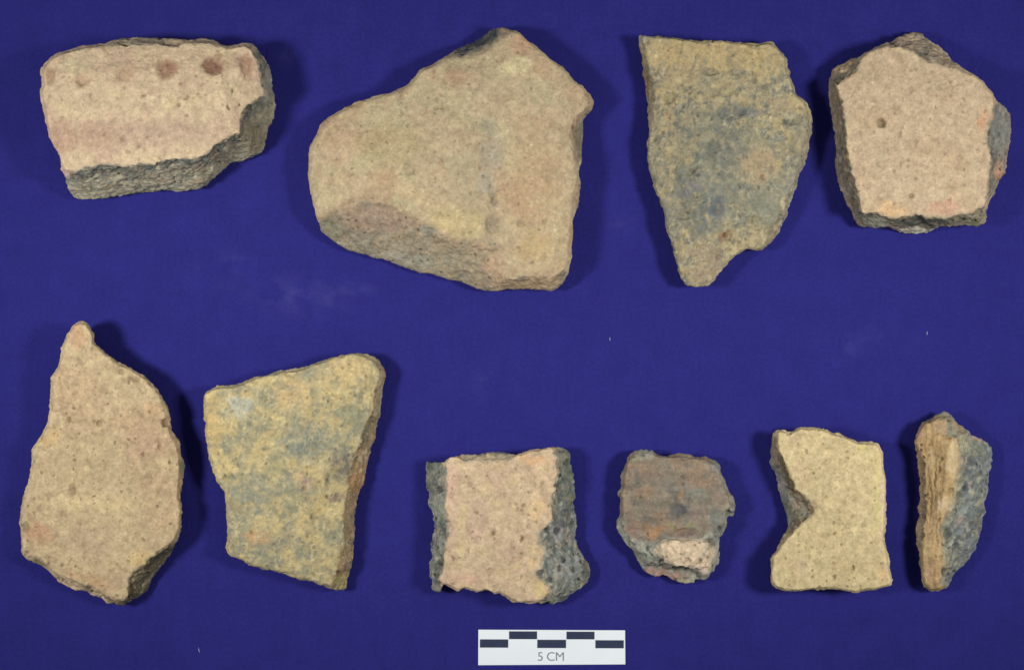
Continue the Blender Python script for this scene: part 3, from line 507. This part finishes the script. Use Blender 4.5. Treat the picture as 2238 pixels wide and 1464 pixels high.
# 8 small grey-brown sherd with pale clay lump
SHERDS.append(dict(seed=8, org=(1320, 960), sc=4.306, oz=6, tz=10, smooth=8, under=0.35,
 label='smallest roundish sherd, grey-brown, with a pale clay lump above its reddish lower lip',
 outline=[(160,320),(200,230),(230,150),(320,100),(400,80),(460,95),(510,140),(600,150),(700,130),(800,140),(870,170),(960,170),(1040,200),(1100,250),(1130,350),(1170,460),(1220,540),(1240,620),(1225,720),(1170,730),(1150,800),(1130,880),(1090,950),(1080,1050),(1085,1140,4),(1060,1190,4),(1000,1270,4),(940,1310,4),(870,1320,4),(830,1355,4),(740,1355,4),(650,1320,4),(590,1280,4),(500,1285,4),(420,1280,4),(370,1230,4),(340,1180,4),(310,1110,4),(240,1030),(190,980),(150,900),(122,830),(130,760),(160,690),(155,560),(135,490),(165,430)],
 top=[(215,300,9),(235,200,9),(305,155,9),(480,165,9),(700,170,9.5),(850,195,9.5),(950,200,9),(1020,250,9),(1075,340,9),(1115,455,9),(1170,545,9),(1180,640,9),(1115,700,9),(1095,790,9),(1000,850,9.5),(930,900,10),(880,930,10),(700,925,10),(560,930,9.5),(480,950,9),(420,970,8.5),(330,950,8.5),(240,930,8.5),(190,850,8.5),(195,700,8.5),(185,560,8.5),(195,430,8.5)],
 lines=[[(510,1000,12),(600,965,12.5),(700,950,12.5),(850,965,12.5),(960,985,11.5)],[(560,1100,11.5),(610,1150,11.5),(670,1195,11.5),(760,1205,11.5),(850,1180,11.5),(900,1225,9),(980,1200,8)],[(380,1190,5),(560,1210,5),(680,1235,5),(760,1245,5),(860,1240,5)],[(300,1030,8),(400,1060,8.5),(520,1110,9)]],
 pts=[(500,400,11),(750,500,11.5),(950,600,10.5),(600,750,11),(350,700,10),(720,1070,13.5),(850,1080,13)],
 dents=[(700,680,90,1.0,.2),(640,600,80,.6,.1),(760,870,130,1.2,.2,.4),(550,1140,25,1.2,.6),(790,1140,35,1.,.4),(910,1150,24,1.2,.6,1.6),(410,1030,20,.9,.5,2.2),(1080,840,35,1.0,.5),(1190,700,40,1.2,.5),(980,950,60,1.0,.5,.4),(770,185,40,.8,.4,.4),(740,1225,150,1.2,.5,.22),(500,1190,150,1.0,.4,.15)],
 striae=(0.7, 4.5, 1.0, 0.022, 0.16), desat=.2, soft=.09, bk=.5, col=(136,123,106), mottle=[(1.0,-0.05,0.4,(150,122,96),0.7),(2.0,0.0,0.45,(116,112,102),0.7),(3.5,0.15,0.5,(154,142,116),0.5)],
 blotch=[(450,850,110,80,0,(168,126,84),.8),(280,860,90,100,0,(154,122,104),.7),(300,200,80,50,0,(134,132,84),.6),(720,680,120,70,0,(92,96,104),.75),(640,810,70,40,0,(138,132,86),.8),(800,810,60,50,0,(140,134,92),.7),(450,330,200,70,0,(140,120,102),.6),(700,410,100,50,0,(114,94,74),.6),(950,420,100,70,0,(158,124,94),.7),(900,530,110,70,0,(128,132,116),.7),(380,500,150,80,0,(160,128,98),.6),(740,520,40,40,0,(172,136,92),.7),(850,730,60,80,0,(150,116,110),.4),(1080,530,60,60,0,(148,122,108),.6),(1060,740,70,120,0,(112,116,110),.6),(760,900,130,35,0,(122,106,108),.6),(350,170,100,60,0,(150,144,124),.5)],
 core=((134,134,122),(130,128,114)), core_d=0.4, core_mottle=[(2.2,0.0,0.45,(100,104,98),0.6),(3.2,0.1,0.5,(158,154,138),0.6)],
 core_blotch=[(720,1070,235,120,8,(204,178,144),1.0),(560,1020,50,50,0,(206,164,134),.8),(930,1080,70,110,0,(200,192,160),.9),(890,1200,90,60,0,(186,168,150),.8),(600,1270,240,50,5,(148,116,100),.95),(420,1230,60,40,0,(158,116,104),.9),(740,1340,120,25,0,(138,132,100),.8),(1040,1100,60,110,0,(138,136,122),.8),(430,1080,120,60,20,(136,142,128),.6)],
 lump=(210,184,150), part=('clay_lump', [(480,1000),(590,945),(700,930),(850,935),(980,965),(1030,1040),(1025,1130),(1000,1220),(900,1235),(850,1195),(760,1215),(660,1205),(600,1160),(550,1105),(490,1050)]), pits=40, speck=.5, holes=40))
# 9 pale sherd with a notch in its left side
SHERDS.append(dict(seed=9, org=(1640, 910), sc=3.571, oz=9.5, tz=13, smooth=7, under=0.32,
 label='pale cream-yellow sherd with a grey scooped notch in its left side',
 outline=[(200,105,9),(250,110),(310,125),(380,85),(480,85),(600,105),(700,140),(760,160),(850,200),(930,200),(1000,210),(1030,270),(1045,360),(1055,480),(1065,620),(1060,740),(1055,860),(1050,980),(1070,1080),(1090,1180),(1110,1280),(1100,1330),(1000,1350),(900,1360),(830,1380),(760,1365),(640,1350),(520,1355),(430,1350),(360,1370),(260,1360),(190,1340),(155,1290),(160,1190),(160,1100),(200,1040,7),(250,960,5),(290,870,4),(290,790,3),(260,680,3),(225,560,3),(190,440,3),(145,360,3),(160,240,4),(170,150,6)],
 top=[(212,122,12),(255,128,12),(315,142,12),(390,102,12),(480,102,12),(595,122,12),(695,157,12),(755,177,12),(845,217,12),(930,218,12),(985,228,12),(1012,280,12),(1028,365,12),(1038,480,12),(1047,620,12),(1043,740,12),(1038,860,12),(1034,980,12),(1052,1085,12),(1072,1185,12),(1090,1280,12),(1080,1312,12),(1000,1330,12),(900,1340,12),(830,1358,12),(760,1345,12),(640,1330,12),(520,1335,12),(430,1330,12),(360,1348,12),(262,1340,12),(200,1322,12),(175,1285,12),(180,1190,12),(180,1110,12),(225,1050,11.5),(275,960,11.5),(335,890,11.5),(400,830,11.5),(460,790,11.5),(490,720,11.5),(440,630,12),(350,570,12),(320,480,12),(280,370,12),(240,310,12),(215,230,12)],
 lines=[[(335,570,8),(310,620,7),(320,700,7),(400,700,9)]],
 pts=[(600,300,14),(800,500,14),(600,700,14),(800,900,14),(500,1100,13.5),(800,1150,13.5),(250,520,6),(200,330,7)],
 dents=[(800,785,24,.9,.55),(945,988,20,.9,.6,.7),(808,1185,22,.9,.6,1.4),(880,840,24,.6,.35),(800,660,18,.6,.4),(690,735,26,.6,.3),(370,1005,18,.6,.4),(455,1090,18,.6,.35),(650,1095,18,.6,.35),(430,285,16,.6,.4),(580,165,18,.6,.35),(340,1305,20,.6,.35),(920,1280,18,.6,.3),(530,1070,18,.5,.3,1.5),(605,920,18,.5,.3),(370,915,14,.5,.35),(950,335,14,.5,.3),(840,985,18,.5,.25),(400,350,18,.5,.3)],
 col=(206,186,140), mottle=[(0.9,-0.1,0.5,(200,178,132),0.6),(2.0,0.1,0.55,(210,194,146),0.6),(4.2,0.1,0.5,(182,160,118),0.5)],
 blotch=[(980,600,40,420,0,(212,198,132),.6),(1040,700,25,300,0,(212,186,162),.6),(390,420,60,110,-20,(210,180,146),.6),(1030,1240,70,60,0,(214,180,134),.7),(340,180,60,40,0,(212,182,152),.6),(400,1180,60,110,0,(206,180,148),.4),(870,240,50,60,0,(200,190,118),.5),(480,690,40,40,0,(190,156,130),.6),(440,780,40,20,-30,(184,150,116),.6)],
 core=((100,86,66),(124,124,114)), core_d=0.35, core_mottle=[(2.2,0.05,0.5,(104,108,100),0.6),(3.2,0.15,0.5,(150,142,120),0.5)],
 core_blotch=[(185,270,45,110,0,(136,118,100),.8),(240,560,50,150,-15,(138,136,128),.75),(370,680,70,60,0,(140,122,98),.7),(360,760,70,60,0,(122,118,96),.8),(220,1040,60,60,0,(184,158,124),.8),(310,460,30,120,-20,(92,78,54),.6)], pits=60, speck=.6, holes=20))
# 10 narrow sherd on edge
SHERDS.append(dict(seed=10, striae=(8.5, 0.8, 1.0, 0.02, 0.10), soft=.07, org=(1970, 880), sc=3.404, oz=4, tz=12, smooth=8, under=0.4,
 label='narrowest sherd, buff ridge on its left, dark grey break on its right, far right',
 outline=[(290,85,6),(340,80,6),(380,95,6),(410,140,6),(470,190,6),(530,240,6),(610,280,5),(670,320,4),(688,370,4),(670,450,4),(655,560,4),(640,660,4),(620,760,4),(610,880,4),(600,960,4),(570,1060,4),(520,1150,4),(460,1220,4),(400,1270,4),(390,1330,4),(350,1370,4),(290,1390,5),(220,1400,5),(170,1370,5),(150,1290,6),(130,1200,6),(130,1080,6),(110,1040,4),(110,940,4),(130,860,4),(120,790,4),(140,720,4),(135,600,4),(130,500,4),(115,390,5),(100,300,5),(110,220,6),(150,150,6),(220,120,6),(250,100,6)],
 top=[(125,240,9),(180,165,9.5),(260,130,10),(330,130,10),(345,230,12),(420,270,13),(430,400,14),(420,520,14),(392,650,14),(390,730,13.5),(350,820,13),(290,910,12),(300,1000,11.5),(310,1100,11),(310,1200,10.5),(300,1300,9.5),(285,1370,8),(220,1382,7.5),(182,1350,8),(160,1200,9),(160,1050,9),(178,880,9),(190,740,9),(178,600,9),(155,400,9),(122,300,9)],
 lines=[[(270,250,12.5),(330,350,14),(340,500,14.5),(330,620,14),(290,760,13)]],
 pts=[(550,450,9),(520,700,9),(450,1000,8.5),(420,200,8.5),(480,230,8.5)],
 dents=[(155,470,22,1.5,.75,2.2),(152,600,18,1.4,.7,3.),(170,770,30,1.5,.75,.6,.5),(160,850,28,1.6,.8),(155,990,26,1.6,.75),(120,880,14,1.4,.7),(370,650,45,.9,.35,.4,-.2),(280,870,30,.9,.3,.4,-.8),(290,1150,22,.7,.4),(520,430,45,1.1,.5),(585,525,24,1.1,.6),(465,635,24,1.0,.5),(340,980,35,1.2,.55,1.6),(410,1080,45,.9,.4),(320,1260,30,1.,.5,1.5),(290,415,26,.7,.3),(270,500,14,.6,.35,3.),(340,250,40,.9,.3,.5),(430,680,30,1.,.4),(220,700,14,.5,.25,9.),(250,560,12,.4,.2,9.)],
 col=(186,156,110), mottle=[(0.9,-0.1,0.5,(178,148,104),0.6),(2.4,0.1,0.5,(202,178,134),0.6),(3.6,0.1,0.5,(156,126,88),0.5)],
 blotch=[(380,420,50,160,0,(204,182,140),.8),(330,760,90,60,-40,(206,182,148),.7),(310,200,60,60,0,(170,146,122),.7),(130,220,30,60,0,(190,148,134),.6),(280,420,30,30,0,(140,136,88),.6),(280,1080,60,80,0,(200,170,116),.6),(210,1250,50,110,0,(176,144,118),.5),(230,900,40,100,0,(188,158,122),.5)],
 core=((130,128,108),(110,114,110)), core_d=0.4, core_mottle=[(2.2,-0.05,0.4,(84,90,96),0.7),(3.3,0.1,0.5,(146,144,122),0.7)],
 core_blotch=[(420,190,100,60,35,(146,128,98),.85),(480,300,60,90,0,(142,138,110),.6),(580,340,80,70,0,(108,114,98),.5),(560,280,60,30,20,(160,138,120),.6),(480,790,90,60,0,(122,130,124),.6),(640,640,30,200,5,(138,136,126),.6),(135,600,55,620,0,(166,144,114),1.0),(440,880,60,50,0,(140,128,116),.6)], pits=30, speck=.5, holes=40, core_speck=.85, rough_break=1.1))
_tr = random.Random(4)
SHERDS[-1]['dents'] += [(152 + _tr.uniform(-12, 12), y + _tr.uniform(-8, 8), _tr.uniform(13, 20), 1.6, .65, .6) for y in range(330, 1040, 34)]
for sp in SHERDS: build_sherd(sp)

# ------------------------------------------------------------------ the 5 cm scale card
def sheet(name, corners, z0, z1, mat, parent, org, bevel=0.0):
    """thin printed or cut piece: corners in photograph pixels, heights in cm"""
    vs_ = []
    for z in (z0, z1):
        for px, py in corners:
            x, y = px_to_cm(px, py, z1); vs_.append(((x - org[0]) / 100, (y - org[1]) / 100, z / 100))
    n = len(corners)
    fs = [tuple(range(n - 1, -1, -1)), tuple(range(n, 2 * n))] + [(k, (k + 1) % n, n + (k + 1) % n, n + k) for k in range(n)]
    me = bpy.data.meshes.new(name); me.from_pydata(vs_, [], fs)
    bm = bmesh.new(); bm.from_mesh(me); bmesh.ops.recalc_face_normals(bm, faces=bm.faces); bm.to_mesh(me); bm.free()
    me.materials.append(mat)
    return link(bpy.data.objects.new(name, me), parent)

def build_card():
    bx, by, s = 1020, 1360, 5.889
    def q(x, y): return bx + x / s, by + y / s
    ox_, oy_ = px_to_cm(*q(1095, 310)); org = (ox_, oy_)
    root = link(bpy.data.objects.new('scale_card', None)); root.location = (ox_ / 100, oy_ / 100, 0); root.empty_display_size = 0.01
    root['label'] = 'white five centimetre scale card with black checker blocks at bottom centre'; root['category'] = 'scale card'
    paper = simple('card_white', (0.87, 0.92, 0.95), 0.6, 0.05, 70)
    ink = simple('card_ink', tuple(lin((50, 58, 82))), 0.5, 0.25, 260)
    grey_ink = simple('letter_ink', tuple(lin((128, 140, 150))), 0.6, 0.2, 900)
    T = 0.045
    sheet('card', [q(150, 90), q(2038, 98), q(2042, 535), q(148, 545)], 0.0, T, paper, root, org)
    for x0, x1, y0, y1 in ((545, 906, 110, 211), (1284, 1645, 114, 213), (170, 535, 213, 320), (908, 1279, 218, 325), (1656, 2022, 224, 328)):
        o = sheet('black_block', [q(x0, y0), q(x1, y0 + 1), q(x1, y1 + 1), q(x0, y1)], T + 0.001, T + 0.004, ink, root, org)
    cu = bpy.data.curves.new('lettering', 'FONT'); cu.body = '5 CM'; cu.align_x = 'CENTER'; cu.align_y = 'CENTER'
    cu.size = 0.0043; cu.space_character = 0.95; cu.extrude = 0.000012; cu.offset = 0.0
    to = bpy.data.objects.new('t', cu); scene.collection.objects.link(to)
    me = bpy.data.meshes.new_from_object(to.evaluated_get(bpy.context.evaluated_depsgraph_get()))
    bpy.data.objects.remove(to)
    me.materials.append(grey_ink)
    lo = link(bpy.data.objects.new('lettering', me), root)
    x, y = px_to_cm(*q(1085, 440), T); lo.location = ((x - org[0]) / 100, (y - org[1]) / 100, (T + 0.003) / 100)
    lo['label'] = 'grey letters 5 CM'
build_card()

# ------------------------------------------------------------------ lint on the cloth
lint_mat = simple('lint', (0.42, 0.43, 0.62), 0.9)
def lint(px, py, length, ang, label):
    bm = bmesh.new(); k = 7; pts = []
    for i in range(k):
        t = i / (k - 1) - 0.5
        pts.append(Vector((t * length * math.cos(ang) + 0.12 * length * math.sin(t * 5) * -math.sin(ang),
                           t * length * math.sin(ang) + 0.12 * length * math.sin(t * 5) * math.cos(ang), 0.018)))
    rings = []
    for i, p in enumerate(pts):
        r = 0.015 * (1 - 0.7 * abs(2 * i / (k - 1) - 1))
        rings.append([bm.verts.new(((p.x + r * math.cos(a) * -math.sin(ang)) / 100, (p.y + r * math.cos(a) * math.cos(ang)) / 100, (p.z + r * 0.7 * math.sin(a)) / 100)) for a in [j * math.pi / 3 for j in range(6)]])
    for a, b in zip(rings, rings[1:]):
        for j in range(6): bm.faces.new((a[j], a[(j + 1) % 6], b[(j + 1) % 6], b[j]))
    bm.faces.new(rings[0][::-1]); bm.faces.new(rings[-1])
    bmesh.ops.recalc_face_normals(bm, faces=bm.faces)
    me = bpy.data.meshes.new('lint_speck'); bm.to_mesh(me); bm.free(); me.materials.append(lint_mat)
    o = link(bpy.data.objects.new('lint_speck', me)); x, y = px_to_cm(px, py); o.location = (x / 100, y / 100, 0)
    o['label'] = label; o['category'] = 'lint'; o['group'] = 'white lint specks on the cloth'
lint(435, 1420, 0.16, 1.45, 'tiny white lint speck on bare cloth at the bottom left')
lint(1333, 741, 0.11, 1.3, 'tiny white lint speck on bare cloth below the largest sherd')
lint(2026, 728, 0.12, 1.2, 'tiny white lint speck on bare cloth above the narrow far-right sherd')
